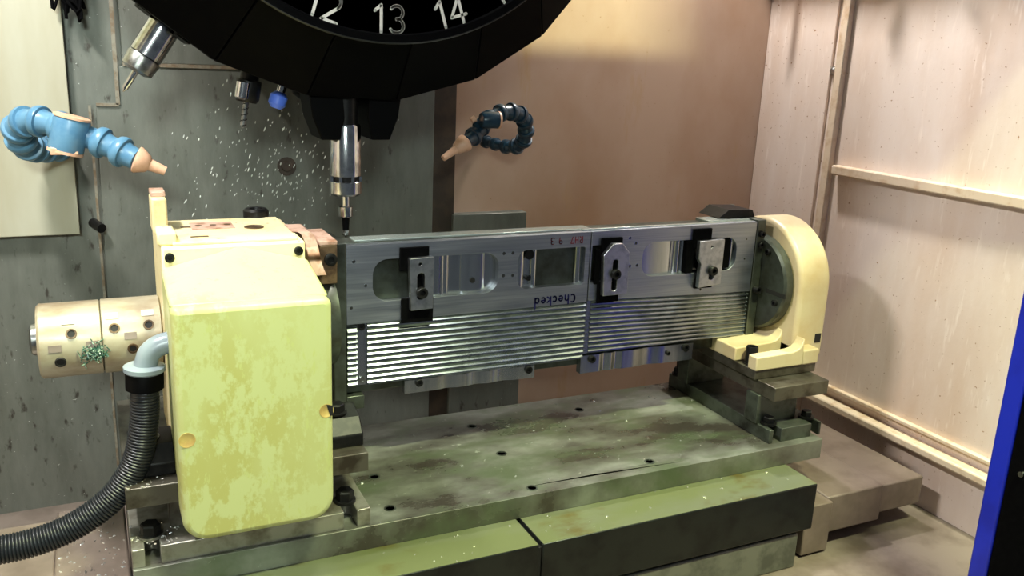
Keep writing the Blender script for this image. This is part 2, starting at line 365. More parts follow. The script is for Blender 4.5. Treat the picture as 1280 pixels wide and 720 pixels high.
for sx_, nm in ((-.277, 'dark toe clamp with nut behind the black hose'), (-.034, 'black toe clamp right of the yellow cover')):
    t = thing('toe_clamp', (sx_, -.10, -.257), nm, 'clamp')
    xa, xb = sx_ - .027, sx_ + .026
    mk('clamp_body', PR([(-.128, -.257), (-.075, -.257), (-.060, -.225), (-.075, -.212), (-.110, -.220), (-.128, -.240)], 0, xa, xb), M['blackoxide'], t, .002)
    bolt('nut', (sx_ - .004, -.095, -.217), (0, 0, 1), .012, .012, M['steel' if sx_ < -.2 else 'blackoxide'], t, True, .015)

# ------------------------------------------------------------------ fixture beam with end plates
AX = (.02, -.115)
t = thing('fixture_beam', (.38, .03, -.25), 'long grey steel fixture beam held between the rotary unit and the tailstock', 'fixture')
mk('beam', B((.003, .757, .0145, .055, -.236, -.002)), M['fix'], t, .001)
mk('end_plate', B((-.0165, .0028, -.001, .085, -.255, .001)), M['fix'], t, .0015)
mk('end_plate', B((.7575, .776, -.001, .085, -.250, .004)), M['fix'], t, .0015)
mk('foot_block', B((.0030, .030, .0005, .050, -.258, -.2365)), M['fix'], t, .001)
mk('top_strip', B((.02, .42, .017, .045, -.002, .0010)), M['fixtop'], t, .0006)
mk('top_strip', B((.40, .755, .008, .016, -.002, .0015)), M['fixtop'], t, .0006)
mk('top_strip', B((.66, .755, .018, .055, -.002, .003)), M['fixtop'], t, .0006)
def rail(x0, x1, z0, z1, waves):
    n = 90; bm = bmesh.new(); prof = []
    for i in range(n + 1):
        x = x0 + (x1 - x0) * i / n; y = .001
        for c, wd, dp in waves:
            u = (x - c) / wd
            if abs(u) < 1: y += dp * (1 + math.cos(math.pi * u)) / 2
        prof.append((x, y))
    prism(bm, prof + [(x1, .0140), (x0, .0140)], 2, z0, z1); return bm
r1 = mk('lower_rail', rail(.094, .319, -.2435, -.222, [(.165, .02, .003), (.215, .022, .004), (.262, .024, .004)]), M['alu2'], t)
r2 = mk('lower_rail', rail(.407, .640, -.248, -.2165, [(.455, .012, .003), (.478, .012, .003), (.545, .035, .004)]), M['alu2'], t)
r3 = mk('lower_rail', rail(.715, .752, -.243, -.214, [(.74, .012, .003)]), M['alu2'], t)
for x, z, r, pr_ in ((.1175, -.2275, .006, r1), (.3080, -.2285, .0065, r1), (.4287, -.2240, .0065, r2), (.6233, -.2240, .007, r2), (.5856, -.2300, .004, r2)):
    bolt('socket_screw', (x, .002, z), (0, -1, 0), r, .005, M['blackoxide'], pr_)
# top bracket at the right end
mk('corner_bracket', PR([(.692, .004), (.714, .019), (.768, .017), (.775, .004)], 1, .030, .090), M['blackoxide'], t, .0008)
mk('corner_bracket', B((.715, .776, .0905, .098, .004, .016)), M['fixtop'], t, .0008)
for z in (-.010, -.030):
    bolt('socket_screw', (.767, -.001, z - .012), (0, -1, 0), .006, .006, M['blackoxide'], t)
bolt('socket_screw', (.767, -.001, -.125), (0, -1, 0), .007, .012, M['blackoxide'], t)

# ------------------------------------------------------------------ workpieces
def ribs(x0, x1, z0, z1, n, y_back=.0140, dy=.0042, gap=.0025):
    pts = []; p = (z1 - z0) / n
    for i in range(n):
        b = z0 + i * p
        pts += [(.0049, b), (.0049, b + .04 * p), (.0008, b + .10 * p), (.0004, b + .16 * p), (.0004, b + .38 * p), (.0006, b + .44 * p), (.0048, b + .94 * p), (.0049, b + p)]
    clean = []
    for q in pts:
        if not clean or (abs(clean[-1][0] - q[0]) + abs(clean[-1][1] - q[1])) > 1e-6: clean.append(q)
    return PR(clean + [(y_back, z1), (y_back, z0)], 0, x0, x1)
def web(x0, x1, z0, z1, bumps, base=.0118):
    n = 80; prof = []
    for i in range(n + 1):
        x = x0 + (x1 - x0) * i / n; y = base
        for c, wd, dp in bumps:
            u = (x - c) / wd
            if abs(u) < 1: y -= dp * math.sqrt(max(0, 1 - u * u))
        prof.append((x, y))
    return PR(prof + [(x1, .0142), (x0, .0142)], 2, z0, z1)
def glyphs(name, strokes, place, wd, m, parent):
    """flat print: ribbons along strokes; place maps 2-D to a point just above the surface"""
    bm = bmesh.new()
    for s in strokes:
        for a, b in zip(s, s[1:]):
            a = Vector(a); b = Vector(b); d = b - a
            if d.length < 1e-9: continue
            n = Vector((-d.y, d.x)).normalized() * wd / 2
            bm.faces.new([bm.verts.new(place(q)) for q in (a - n, b - n, b + n, a + n)])
        for a in s: bm.faces.new([bm.verts.new(place(Vector(a) + Vector((math.cos(k * math.pi / 4), math.sin(k * math.pi / 4))) * wd / 2)) for k in range(8)])
    me = bpy.data.meshes.new(name); bm.to_mesh(me); bm.free(); return mo(name, me, m, parent)
def arc(cx, cy, rx, ry, a0, a1, n=12): return [(cx + rx * math.cos(math.radians(a0 + (a1 - a0) * k / n)), cy + ry * math.sin(math.radians(a0 + (a1 - a0) * k / n))) for k in range(n + 1)]
GL = {
 '1': (.45, [[(.05, .78), (.30, 1), (.30, 0)]]),
 '2': (.62, [arc(.30, .72, .27, .28, 160, -40) + [(.02, 0), (.60, 0)]]),
 '3': (.62, [arc(.28, .75, .25, .25, 150, -90, 12), arc(.28, .26, .28, .26, 90, -150, 12)]),
 '4': (.66, [[(.46, 0), (.46, 1), (.0, .30), (.64, .30)]]),
 '5': (.60, [[(.54, 1), (.10, 1), (.06, .56)] + arc(.27, .32, .28, .32, 120, -145, 12)]),
 '6': (.60, [[(.48, 1), (.14, .60)] + arc(.29, .30, .27, .30, 150, -210, 16)]),
 '7': (.55, [[(0, 1), (.5, 1), (.18, 0)]]),
 '9': (.55, [arc(.26, .72, .24, .26, 0, 360, 16), [(.50, .72), (.44, 0)]]),
 'R': (.58, [[(.05, 0), (.05, 1)] + arc(.2, .75, .28, .25, 90, -90, 8) + [(.05, .5), (.52, 0)]]),
 'H': (.58, [[(.05, 0), (.05, 1)], [(.5, 0), (.5, 1)], [(.05, .5), (.5, .5)]]),
 ' ': (.4, []),
 'C': (.62, [arc(.34, .42, .30, .42, 60, 300, 12)]),
 'h': (.55, [[(.05, 0), (.05, 1)], [(.05, .4)] + arc(.24, .38, .19, .2, 150, 0, 7) + [(.43, 0)]]),
 'e': (.55, [[(.04, .30), (.46, .34)] + arc(.25, .30, .22, .28, 10, 310, 12)]),
 'c': (.50, [arc(.27, .30, .23, .29, 50, 310, 10)]),
 'k': (.52, [[(.05, 0), (.05, .95)], [(.44, .58), (.06, .26), (.46, 0)]]),
 'd': (.58, [arc(.25, .28, .22, .27, 20, 380, 14), [(.48, 1.15), (.48, 0)]]),
}
def layout(txt, h, gap=.12):
    out = []; x = 0
    for ch in txt:
        wd, ss = GL[ch]
        for s in ss: out.append([((x + px) * h, py * h) for px, py in s])
        x += wd + gap
    wtot = (x - gap) * h
    return [[(px - wtot / 2, py - h / 2) for px, py in s] for s in out]
def hole_marks(lst, parent):
    for x, z, r, dk in lst:
        mk('drilled_hole', L((x, .0002, z), (0, -1, 0), [(0, r), (.0007, r), (.0007, r * .75), (.0001, r * .7)], 12), M['alu2'] if not dk else M['void'], parent)
        mk('hole_bottom', CY((x, .0001, z), (x, -.0003, z), r * .75, None, 12), M['void'], parent)
p1 = rrect(.0427, .2465, -.0905, -.0262, .023, 9); p2 = rrect(.2797, .4020, -.0890, -.0255, [.016, .004, .004, .016], 7)
t = thing('workpiece', (.21, .007, -.222), 'left aluminium ribbed plate with two pockets and Checked written upside down in blue', 'workpiece')
holed('pocketed_plate', [(.0033, -.1225), (.4105, -.1205), (.4105, -.0012), (.0033, -.0035)], [p1, p2], 0, .0140, M['alu'], t, .0004)
mk('ribbed_section', ribs(.0354, .4105, -.2215, -.1225, 11), M['rib'], t, 0, 2, 10)
mk('ribbed_section', ribs(.0050, .0195, -.2215, -.1300, 11), M['rib'], t, 0, 2, 10)
mk('slot_floor', B((.0195, .0354, .006, .0140, -.2215, -.1225)), M['alu2'], t)
mk('slot_screw', L((.0262, .006, -.128), (0, -1, 0), [(0, .006), (.004, .006), (.004, .003), (.001, .003)], 14), M['blackoxide'], t)
mk('slot_screw', L((.0275, .006, -.213), (0, -1, 0), [(0, .005), (.003, .005), (.003, .003), (.001, .003)], 14), M['steel'], t)
mk('pocket_floor', web(.136, .2465, -.0905, -.0262, [(.145, .011, .005), (.159, .007, .004), (.206, .020, .003)]), M['alu2'], t)
mk('pocket_floor', web(.2797, .318, -.089, -.0255, [(.286, .010, .006), (.312, .006, .005)]), M['alu2'], t)
mk('pocket_floor', web(.388, .402, -.089, -.0255, [(.394, .006, .006)]), M['alu2'], t)
mk('pocket_screw', L((.2057, .012, -.0705), (0, -1, 0), [(0, .0045), (.005, .0045), (.005, .002)], 12), M['void'], t)
mk('pocket_screw', L((.3030, .012, -.0350), (0, -1, 0), [(0, .008), (.006, .008), (.006, .002)], 14), M['blackoxide'], t)
mk('pocket_screw', L((.3030, .012, -.0745), (0, -1, 0), [(0, .004), (.006, .004), (.006, .002)], 12), M['blackoxide'], t)
hole_marks([(.014, -.0269, .0028, 0), (.0318, -.0642, .0026, 0), (.0101, -.0967, .0024, 0), (.2545, -.0285, .003, 0), (.2698, -.0285, .003, 0), (.2550, -.0645, .003, 0), (.2712, -.0650, .003, 0)], t)
def flipped(cx, cz, tilt=0):
    ct, s_ = math.cos(tilt), math.sin(tilt)
    return lambda q: (cx - q[0] * ct + q[1] * s_, -.0004, cz - q[1] * ct - q[0] * s_)
glyphs('blue_lettering', layout('Checked', .0155, .17), flipped(.3500, -.1135, .02), .0026, M['ink_blue'], t)['label'] = 'blue handwritten word Checked, upside down'
glyphs('red_lettering', layout('RH7  9 3', .0105, .22), flipped(.3660, -.0135), .0015, M['ink_red'], t)
p2b = [(.4150, -.0880), (.466, -.0880), (.4835, -.068), (.4835, -.042), (.470, -.0245), (.4150, -.0245)]
p3 = rrect(.5149, .7150, -.0850, -.0250, .022, 9)
t = thing('workpiece', (.58, .007, -.222), 'right darker aluminium ribbed plate with long pocket beside the tailstock', 'workpiece')
holed('pocketed_plate', [(.4125, -.1185), (.7555, -.1285), (.7555, .0010), (.4125, -.0012)], [p2b, p3], 0, .0140, M['alu'], t, .0004)
bm = ribs(.4205, .7545, -.2130, -.1200, 11)
for v in bm.verts: v.co.z += -.0100 * (v.co.x - .4205) / .334 * ((v.co.z + .2130) / .093)
mk('ribbed_section', bm, M['rib'], t, 0, 2, 10)
mk('joint_strip', B((.4112, .4200, .003, .0140, -.2130, -.1200)), M['alu2'], t)
for i in range(12): mk('joint_tooth', B((.4122, .4190, .0005, .0035, -.2105 + i * .0077, -.2065 + i * .0077)), M['alu2'], t)
mk('pocket_floor', web(.5149, .640, -.085, -.025, [(.53, .05, .004), (.592, .006, .006), (.604, .004, .004)]), M['alu2'], t)
mk('pocket_floor', web(.70, .715, -.085, -.025, [(.708, .007, .006)]), M['alu2'], t)
mk('pocket_floor', web(.470, .4835, -.088, -.0245, [(.478, .006, .006)]), M['alu2'], t)
hole_marks([(.4866, -.0155, .0028, 0), (.4990, -.0250, .003, 0), (.4900, -.0640, .003, 0), (.5045, -.0635, .003, 0), (.643, -.1165, .0028, 0), (.735, -.03, .002, 0), (.735, -.066, .002, 0)], t)

# ------------------------------------------------------------------ strap clamps
def strap(cx, poly, slot, boltz, pads, label):
    t = thing('strap_clamp', (cx, -.005, poly[0][1]), label, 'clamp', 'strap clamps on the workpieces')
    holed('clamp_plate', poly, slot, -.015, -.0055, M['clampalu'], t, .0008)
    for a in pads: mk('pad', B((a[0], a[1], a[4] if len(a) > 4 else -.0052, -.0006 if len(a) < 6 else a[5], a[2], a[3])), M['rubber'], t, .0008)
    mk('spacer', B((cx - .010, cx + .010, -.0055, .010, boltz - .004, boltz + .02)), M['rubber'], t)
    bolt('clamp_screw', (cx, -.0125, boltz), (0, -1, 0), .0085, .010, M['blackoxide'], t)
strap(.1135, [(.0975, -.1045), (.1320, -.1035), (.1325, -.0235), (.0945, -.0245)],
      [circ(.111, -.0335, .0028, 12), rrect(.1065, .1185, -.0885, -.0470, .0059, 6)], -.077, [(.0830, .1285, -.0450, -.0095), (.0860, .1365, -.1265, -.0880)], 'square aluminium strap clamp on the left plate, black pads above and below')
strap(.4525, [(.4325, -.1085), (.4800, -.1080), (.4790, -.0370), (.4640, -.0205), (.4455, -.0205), (.4290, -.0390)],
      [rrect(.4475, .4575, -.1010, -.0470, .0049, 6)], -.0715, [(.4300, .4700, -.0500, -.0125), (.4280, .4690, -.1225, -.0880), (.4200, .4290, -.0900, -.0300)], 'aluminium strap clamp with pointed top over the joint of the two plates')
strap(.6525, [(.6270, -.1090), (.6750, -.1050), (.6745, -.0240), (.6215, -.0255), (.6215, -.056), (.6285, -.066), (.6270, -.075)],
      [circ(.648, -.0365, .0035, 3), rrect(.6470, .6580, -.0960, -.0720, .0054, 6)], -.079, [(.6150, .6530, -.0400, -.0055), (.6260, .6640, -.1130, -.0950), (.604, .6195, -.084, -.026, -.003, .0070), (.6745, .700, -.080, -.028, -.002, .0070)], 'square aluminium strap clamp on the right plate near the tailstock')  # last two black blocks stand for the shadow either side of the clamp

# ------------------------------------------------------------------ rotary unit (left)
t = thing('rotary_unit', (-.16, -.02, -.257), 'pale yellow rotary table unit with a hip-topped front cover', 'rotary table')
mk('body', B((-.250, -.074, -.085, .078, -.2565, .026)), M['yellow'], t, .003)
mk('body_front', B((-.240, -.085, -.156, -.085, -.2565, -.03)), M['yellow'], t, .003)
# cover: front shell + hip top
cov = mk('front_cover', PR(rrect(-.2525, -.0700, -.311, -.0165, [.030, .030, .012, .008], 9), 1, -.212, -.1565), M['ycover'], t, .008, 3)
A = [(-.2515, -.1560, -.2565), (-.0710, -.1560, -.2565), (-.0710, -.086, -.2565), (-.2515, -.086, -.2565), (-.2520, -.203, -.0175), (-.0715, -.203, -.0175), (-.0715, -.086, .0025), (-.158, -.086, .0245), (-.2520, -.086, .0005), (-.2520, -.1560, -.04), (-.0715, -.1560, -.04)]
bm = bmesh.new(); V = [bm.verts.new(p) for p in A]
for f in ((4, 5, 7), (4, 7, 8), (5, 6, 7), (6, 8, 7), (6, 2, 3, 8), (0, 9, 8, 3), (9, 4, 8), (1, 2, 6, 10), (10, 6, 5), (0, 1, 10, 9), (9, 10, 5, 4), (0, 3, 2, 1)): bm.faces.new([V[i] for i in f])
mk('cover_top', bm, M['ycover'], t, .005, 3, 25)
mk('finger_notch', L((-.2425, -.2118, -.176), (0, -1, 0), [(0, .0095), (.0006, .0095), (.0006, .0085), (.0003, .008)], 20), M['notch'], cov)
nt = mk('finger_notch', L((-.0790, -.2118, -.162), (0, -1, 0), [(0, .0090), (.0006, .0090), (.0006, .0085), (.0003, .008)], 20), M['notch'], cov)
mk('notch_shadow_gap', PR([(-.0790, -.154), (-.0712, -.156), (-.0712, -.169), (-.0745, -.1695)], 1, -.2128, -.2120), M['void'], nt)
# things on the housing top
mk('connector_box', B((-.2535, -.2310, -.075, -.030, .026, .0435)), M['yellow'], t, .003)
mk('connector_box', B((-.2535, -.2345, .000, .050, .026, .0735)), M['yellow'], t, .003)
mk('connector_lid', B((-.2530, -.2350, .012, .050, .0735, .080)), M['pink'], t, .001)
mk('top_plate', B((-.236, -.082, -.078, .072, .0262, .0300)), M['yellow'], t, .001)
mk('sight_plug', L((-.108, .085, .020), (0, 0, 1), [(0, .018), (.018, .018), (.021, .015), (.021, .010), (.017, .009)], 20), M['blackoxide'], t)
lab = mk('name_plate', B((-.205, -.150, -.002, .045, .0300, .0312)), M['pink'], t)
for i in range(3): mk('plate_hole', CY((-.195 + i * .019, .022, .0311), (-.195 + i * .019, .022, .0316), .0045, None, 12), M['brown'], lab)
mk('plate_slot', B((-.218, -.205, .016, .024, .0300, .0306)), M['brown'], t); mk('plate_slot', B((-.212, -.190, -.050, -.044, .0300, .0306)), M['brown'], t)
mk('lifting_hole', L((-.125, .0, .0300), (0, 0, 1), [(0, .013), (.0012, .013), (.0012, .010), (.0002, .009)], 20), M['brown'], t)
bolt('socket_screw', (-.241, -.085, .0135), (0, -1, 0), .006, .004, M['blackoxide'], t); bolt('socket_screw', (-.083, -.085, .0135), (0, -1, 0), .006, .004, M['blackoxide'], t)
sp = smooth_path([(-.0745, -.02, .0270), (-.0620, -.022, .0260), (-.0555, -.028, .012), (-.0500, -.034, -.018), (-.0450, -.036, -.032)], 6)
bm = bmesh.new()
for a, b in zip(sp, sp[1:]):
    mid = []
    for q in (a, b): mid.append([bm.verts.new(q + Vector((dx, dy, 0))) for dx, dy in ((-.008, -.010), (.008, -.010), (.008, .045), (-.008, .045))])
    for i in range(4): bm.faces.new((mid[0][i], mid[0][(i + 1) % 4], mid[1][(i + 1) % 4], mid[1][i]))
    bm.faces.new(mid[0][::-1]); bm.faces.new(mid[1])
bmesh.ops.remove_doubles(bm, verts=bm.verts, dist=1e-6)
mk('curved_strap', bm, M['pink'], t)
blk = mk('brake_block', B((-.0420, -.0175, -.030, .060, -.050, .0060)), M['brown'], t, .0015)
mk('cap', B((-.0425, -.0172, -.030, .060, .0060, .0120)), M['pink'], blk, .001)
bolt('socket_screw', (-.0275, -.030, -.014), (0, -1, 0), .009, .005, M['blackoxide'], blk)
mk('face_disc', L((-.074, .02, AX[1]), (1, 0, 0), [(0, .072), (.040, .072), (.044, .070), (.0572, .068)], 48), M['fix'], t)

# rotary joint on the axis
t = thing('rotary_joint', (-.33, .02, -.16), 'tan metal rotary joint cylinder with ports left of the yellow cover', 'rotary joint')
JR = .049; JY, JZ = .02, -.1125
def onj(x, deg, up=0): a = math.radians(deg); return Vector((x, JY - (JR + up) * math.cos(a), JZ + (JR + up) * math.sin(a))), Vector((0, -math.cos(a), math.sin(a)))
mk('joint_body', L((-.3985, JY, JZ), (1, 0, 0), [(0, JR - .003), (.003, JR), (.0735, JR), (.0745, JR - .002)], 56), M['tan'], t)
mk('joint_body', L((-.3235, JY, JZ), (1, 0, 0), [(0, JR - .002), (.001, JR + .0005), (.0715, JR + .0005), (.073, JR - .002)], 56), M['tan'], t)
mk('joint_seam', L((-.326, JY, JZ), (1, 0, 0), [(0, JR - .003), (.005, JR - .003)], 40), M['void'], t)
mk('end_cap', L((-.4085, JY - .004, JZ + .004), (1, 0, 0), [(0, .014), (.003, .020), (.0105, .021)], 28), M['steel'], t)
for x, dg, plug in ((-.3587, 24, 0), (-.3085, 27, 0), (-.2673, 28, 0), (-.3734, -18, 1), (-.2883, -6, 0)):
    p, n = onj(x, dg, -.001)
    po = mk('port', L(p, n, [(0, .0068), (.0035, .0066), (.0035, .0046), (.0012, .0044)], 18), M['brown'] if not plug else M['void'], t)
    mk('port_bore', CY(p + n * .001, p + n * .0022, .0046, None, 14), M['void'], po)
for x, dg, mt in ((-.3620, 44, 'white'), (-.3105, 47, 'white'), (-.2675, 48, 'white'), (-.3784, 4, 'tan'), (-.3350, 6, 'tan'), (-.2900, 14, 'tan')):
    p, n = onj(x, dg, .0006); bm = bmesh.new(); up = Vector((1, 0, 0)).cross(n)
    mat = Matrix(((1, n.x, up.x, p.x), (0, n.y, up.y, p.y), (0, n.z, up.z, p.z), (0, 0, 0, 1)))
    box(bm, -.0075, .0075, -.0012, .0006, -.0045, .0045, mat); mk('port_tag', bm, M[mt] if mt != 'tan' else M['tan_floor'], t)
bm = bmesh.new()
for i in range(70):
    p, n = onj(-.333 + random.gauss(0, .007), -8 + random.gauss(0, 7), .002); d = Vector((random.gauss(0, 1), random.gauss(0, .4), random.gauss(0, 1))).normalized() * .006
    tube(bm, [p - d, p + n * random.uniform(0, .004), p + d], .0008, 4)
tag(mk('swarf', bm, M['chipg']), 'clump of green metal swarf stuck on the tan rotary joint', 'swarf', None, 'stuff')

# conduit
t = thing('conduit_hose', (-.28, -.06, -.17), 'black corrugated cable hose with grey elbow leaving the rotary unit', 'hose')
HY = -.125
ep = smooth_path([(-.2380, HY, -.082), (-.258, HY, -.0845), (-.2725, HY, -.094), (-.2790, HY, -.112)], 7)
tube_bm = bmesh.new(); tube(tube_bm, ep, .0135, 20); mk('elbow', tube_bm, M['conduit'], t)
hp = [at(181, 490, HY), at(180, 530, HY), at(170, 578, HY), at(141, 622, HY), at(95, 656, HY), at(45, 677, HY), at(-10, 689, HY), at(-80, 696, HY)]
p = Vector((-.2795, HY, -.108)); d = (hp[0] - p).normalized()
mk('elbow_flange', L(p, d, [(0, .020), (.002, .0240), (.007, .0240), (.009, .022)], 26), M['conduit'], t)
mk('gland_nut', L(p + d * .009, d, [(0, .0215), (.002, .0225), (.021, .0225), (.023, .019)], 12), M['black2'], t)
path = smooth_path([p + d * .030] + hp, 40); pts = []; acc = 0
# resample evenly for the rings
step = .0010; pts = [path[0]]
for a, b in zip(path, path[1:]):
    seg = (b - a).length; q = step - acc
    while q <= seg: pts.append(a + (b - a) * (q / seg)); q += step
    acc = seg - (q - step)
bm = bmesh.new(); tube(bm, pts, lambda i: .0166 + .0010 * (1, .6, -1, .6)[i % 4] * (.55 if i < 12 else 1), 16)
mk('corrugated_hose', bm, M['hose'], t, 0, 2, 80)

# ------------------------------------------------------------------ tailstock
t = thing('tailstock', (.81, .03, -.257), 'cream yellow arched tailstock housing at the right end of the fixture beam', 'tailstock')
yc, zc, R = .03, -.110, .1135
arch = [(yc - R, -.212)] + [(yc - R * math.cos(math.pi * k / 36), zc + R * math.sin(math.pi * k / 36)) for k in range(37)] + [(yc + R, -.240), (yc - R, -.240)]
arch = arch[:-1] + [(yc - R, -.2401)]
mk('housing', PR(arch, 0, .7985, .868), M['tailyellow'], t, .008, 4)
foot = [(.694, -.108), (.834, -.108), (.834, .14), (.694, .14)]
mk('foot', PR([(.7985, -.109), (.836, -.109), (.836, .150), (.7985, .150)], 2, -.2405, -.2125), M['tailyellow'], t, .003, 3)
mk('foot_lug', PR([(.694, -.2400), (.799, -.2400), (.799, -.190), (.794, -.203), (.786, -.2095), (.774, -.2125), (.694, -.2150)], 1, -.109, -.086), M['tailyellow'], t, .003, 3)
mk('foot_lug', PR([(.694, -.2400), (.799, -.2400), (.799, -.190), (.794, -.203), (.786, -.2095), (.774, -.2125), (.694, -.2150)], 1, -.052, .03), M['tailyellow'], t, .003, 3)
mk('foot_lug', PR([(.694, -.2400), (.799, -.2400), (.799, -.2125), (.694, -.2150)], 1, .07, .15), M['tailyellow'], t, .003, 3)
fil = [(.800, -.2130), (.800, -.185)] + [(.800 - .027 * (1 - math.cos(math.radians(a))), -.2125 + .027 * (1 - math.sin(math.radians(a)))) for a in range(0, 91, 15)]
mk('sole_plate', B((.6965, .834, -.106, .150, -.2565, -.2405)), M['riser'], t, .001)
mk('face_plate', L((.7765, .02, AX[1]), (1, 0, 0), [(0, .084), (.004, .088), (.0185, .088), (.022, .084)], 56), M['fix'], t)
mk('face_slot', B((.7762, .7800, -.0690, -.020, AX[1] - .012, AX[1] - .004)), M['void'], t)
for dg in (60, 120, 200, 340):
    a = math.radians(dg); bolt('socket_screw', (.7768, .02 - .072 * math.cos(a), AX[1] + .072 * math.sin(a)), (-1, 0, 0), .006, .006, M['blackoxide'], t)
for y in (-.069, .05): bolt('foot_bolt', (.716, y, -.2405), (0, 0, 1), .011, .030, M['blackoxide'], t, False, .014)
mk('side_pocket', B((.846, .860, -.0842, -.070, -.211, -.194)), M['void'], t)

# ------------------------------------------------------------------ turret, spindle head, tools
XC, ZC, NS = .0385, .629, 21; ZD = .5945
t = thing('tool_turret', (XC, 0, ZC), 'large black tool turret disc with white station numbers 12, 13, 14', 'tool turret')
disc = mk('number_disc', L((XC, .02, ZD), (0, -1, 0), [(0, .28), (.095, .311), (.108, .315), (.110, .313), (.110, .304), (.106, .302)], 96), M['black'], t)
mk('disc_rim', L((XC, -.086, ZD), (0, -1, 0), [(0, .3140), (.002, .3155), (.004, .3140), (.004, .3128), (0, .3128)], 96), M['seam'], t)
ri, ro = .29, .430
for s in range(NS):
    a0 = 2 * math.pi * (s - .5) / NS + .0022 - .0385; a1 = 2 * math.pi * (s + .5) / NS - .0022 - .0385
    def P(a, r, y): return (XC + r * math.sin(a), y, ZC - r * math.cos(a))
    bm = bmesh.new(); q = [bm.verts.new(P(a, r, y)) for a in (a0, a1) for r, y in ((ri, -.076), (.337, -.076), (ro, .030), (ro, .052), (.37, .052), (ri, .0))]
    n = 6
    bm.faces.new(q[:n]); bm.faces.new(q[n:][::-1])
    for i in range(n): bm.faces.new((q[i], q[(i + 1) % n], q[n + (i + 1) % n], q[n + i]))
    mk('skirt_plate', bm, M['black'], t, .0012)
mk('drum', L((XC, .30, ZC), (0, -1, 0), [(0, .20), (.24, .24), (.30, .29)], 48), M['black2'], t)
for s, num in ((-3, '10x'), (-2, '11'), (-1, '12'), (0, '13'), (1, '14'), (2, '15'), (3, '16')):
    if 'x' in num: continue
    a = 2 * math.pi * s / NS; cr, sr = math.cos(a), math.sin(a); r = .2840
    def place(q, a=a, cr=cr, sr=sr): x = q[0]; z = q[1] - r; return (XC + x * cr - z * sr, -.0868, ZD + x * sr + z * cr)
    # numbers turn with the disc: bottom towards the rim
    glyphs('station_number', layout(num, .0335, .18), place, .0040, M['white'], disc)
# fingers that hold the tools
def jaw(cx, cz, ang, parent, s=1.0):
    for sg in (-1, 1):
        m4 = Matrix.Translation((cx, 0, cz)) @ Matrix.Rotation(ang, 4, 'Y')
        bm = PR([(sg * .020 * s, .065), (sg * .066 * s, .065), (sg * .060 * s, .020), (sg * .048 * s, -.012), (sg * .022 * s, -.012), (sg * .016 * s, .02)], 1, .040, .105)
        for v in bm.verts: v.co = m4 @ v.co
        mk('gripper_finger', bm, M['black2'], parent, .0015)
jaw(.030, .156, 0, t, 1.05)
for s in (-2.2,): 
    a = 2 * math.pi * s / NS; jaw(XC + .415 * math.sin(a), ZC - .415 * math.cos(a), -a, t, .8)
sh = thing('spindle_head', (.05, .26, .2), 'black spindle head casting behind the tool turret', 'spindle head')
mk('head_casting', B((-.07, .165, .120, .395, .222, 1.1)), M['black2'], sh, .006)
mk('spindle_nose', L((.0190, .155, .232), (0, 0, -1), [(0, .06), (.03, .055), (.045, .035)], 32), M['black2'], sh)
mk('lower_block', B((-.035, .122, .060, .15, .205, .26)), M['black2'], sh, .003)
TX, TYY = .0187, .060
t = thing('milling_tool', (TX, TYY, .0), 'polished steel tool holder with probe tip in the spindle, above the left plate', 'tool holder')
mk('shank', L((TX, TYY, .215), (0, 0, -1), [(0, .018), (.050, .018)], 32), M['blackoxide'], t)
mk('holder_body', L((TX, TYY, .166), (0, 0, -1), [(0, .0205), (.004, .0225), (.0755, .0225), (.0765, .0215)], 40), M['chrome'], t)
mk('groove_ring', L((TX, TYY, .0900), (0, 0, -1), [(0, .0195), (.008, .0195)], 40), M['blackoxide'], t)
mk('collet_nut', L((TX, TYY, .0825), (0, 0, -1), [(0, .0225), (.001, .0235), (.018, .0235), (.0215, .020)], 40), M['chrome'], t)
for k_ in range(8):
    a = k_ * math.pi / 4 + .2; mk('nut_notch', B((TX + .0225 * math.cos(a) - .002, TX + .0225 * math.cos(a) + .002, TYY + .0225 * math.sin(a) - .002, TYY + .0225 * math.sin(a) + .002, .0825, .0895)), M['chrome'], t)
mk('neck', L((TX, TYY, .0615), (0, 0, -1), [(0, .007), (.002, .0055), (.018, .0055)], 24), M['chrome'], t)
mk('small_chuck', L((TX, TYY, .0445), (0, 0, -1), [(0, .009), (.001, .0105), (.015, .0105), (.017, .008)], 24), M['chrome'], t)
mk('extension', L((TX, TYY, .0280), (0, 0, -1), [(0, .0058), (.020, .0048)], 20), M['black2'], t)
mk('tip_collar', L((TX, TYY, .0085), (0, 0, -1), [(0, .0055), (.008, .0055), (.009, .003)], 20), M['chrome'], t)
mk('tip', L((TX, TYY, .0000), (0, 0, -1), [(0, .0017), (.0075, .0017)], 12), M['chrome'], t)
def radial_tool(name, p0, p1, prof_parts, label):
    p0 = Vector(p0); d = (Vector(p1) - p0).normalized(); t = thing(name, p0, label, 'tool holder')
    for nm, prof, m in prof_parts: mk(nm, L(p0, d, prof, 28), M[m], t)
    return t, p0, d
a = at(222, 6, .10); b = at(155, 112, .10); Ls = (b - a).length
t, p0, d = radial_tool('drill_holder', a, b, [('holder_body', [(0, .0215), (Ls * .60, .0215), (Ls * .61, .019)], 'chrome'), ('collet_nut', [(Ls * .61, .0215), (Ls * .63, .0225), (Ls * .76, .021), (Ls * .79, .013)], 'steel'), ('drill', [(Ls * .78, .0042), (Ls * .98, .0042), (Ls * 1.02, .001)], 'chrome')], 'shiny slanted drill holder hanging upper left under the turret')
a = at(314, 82, .09); b = at(303, 160, .09); Ls = (b - a).length
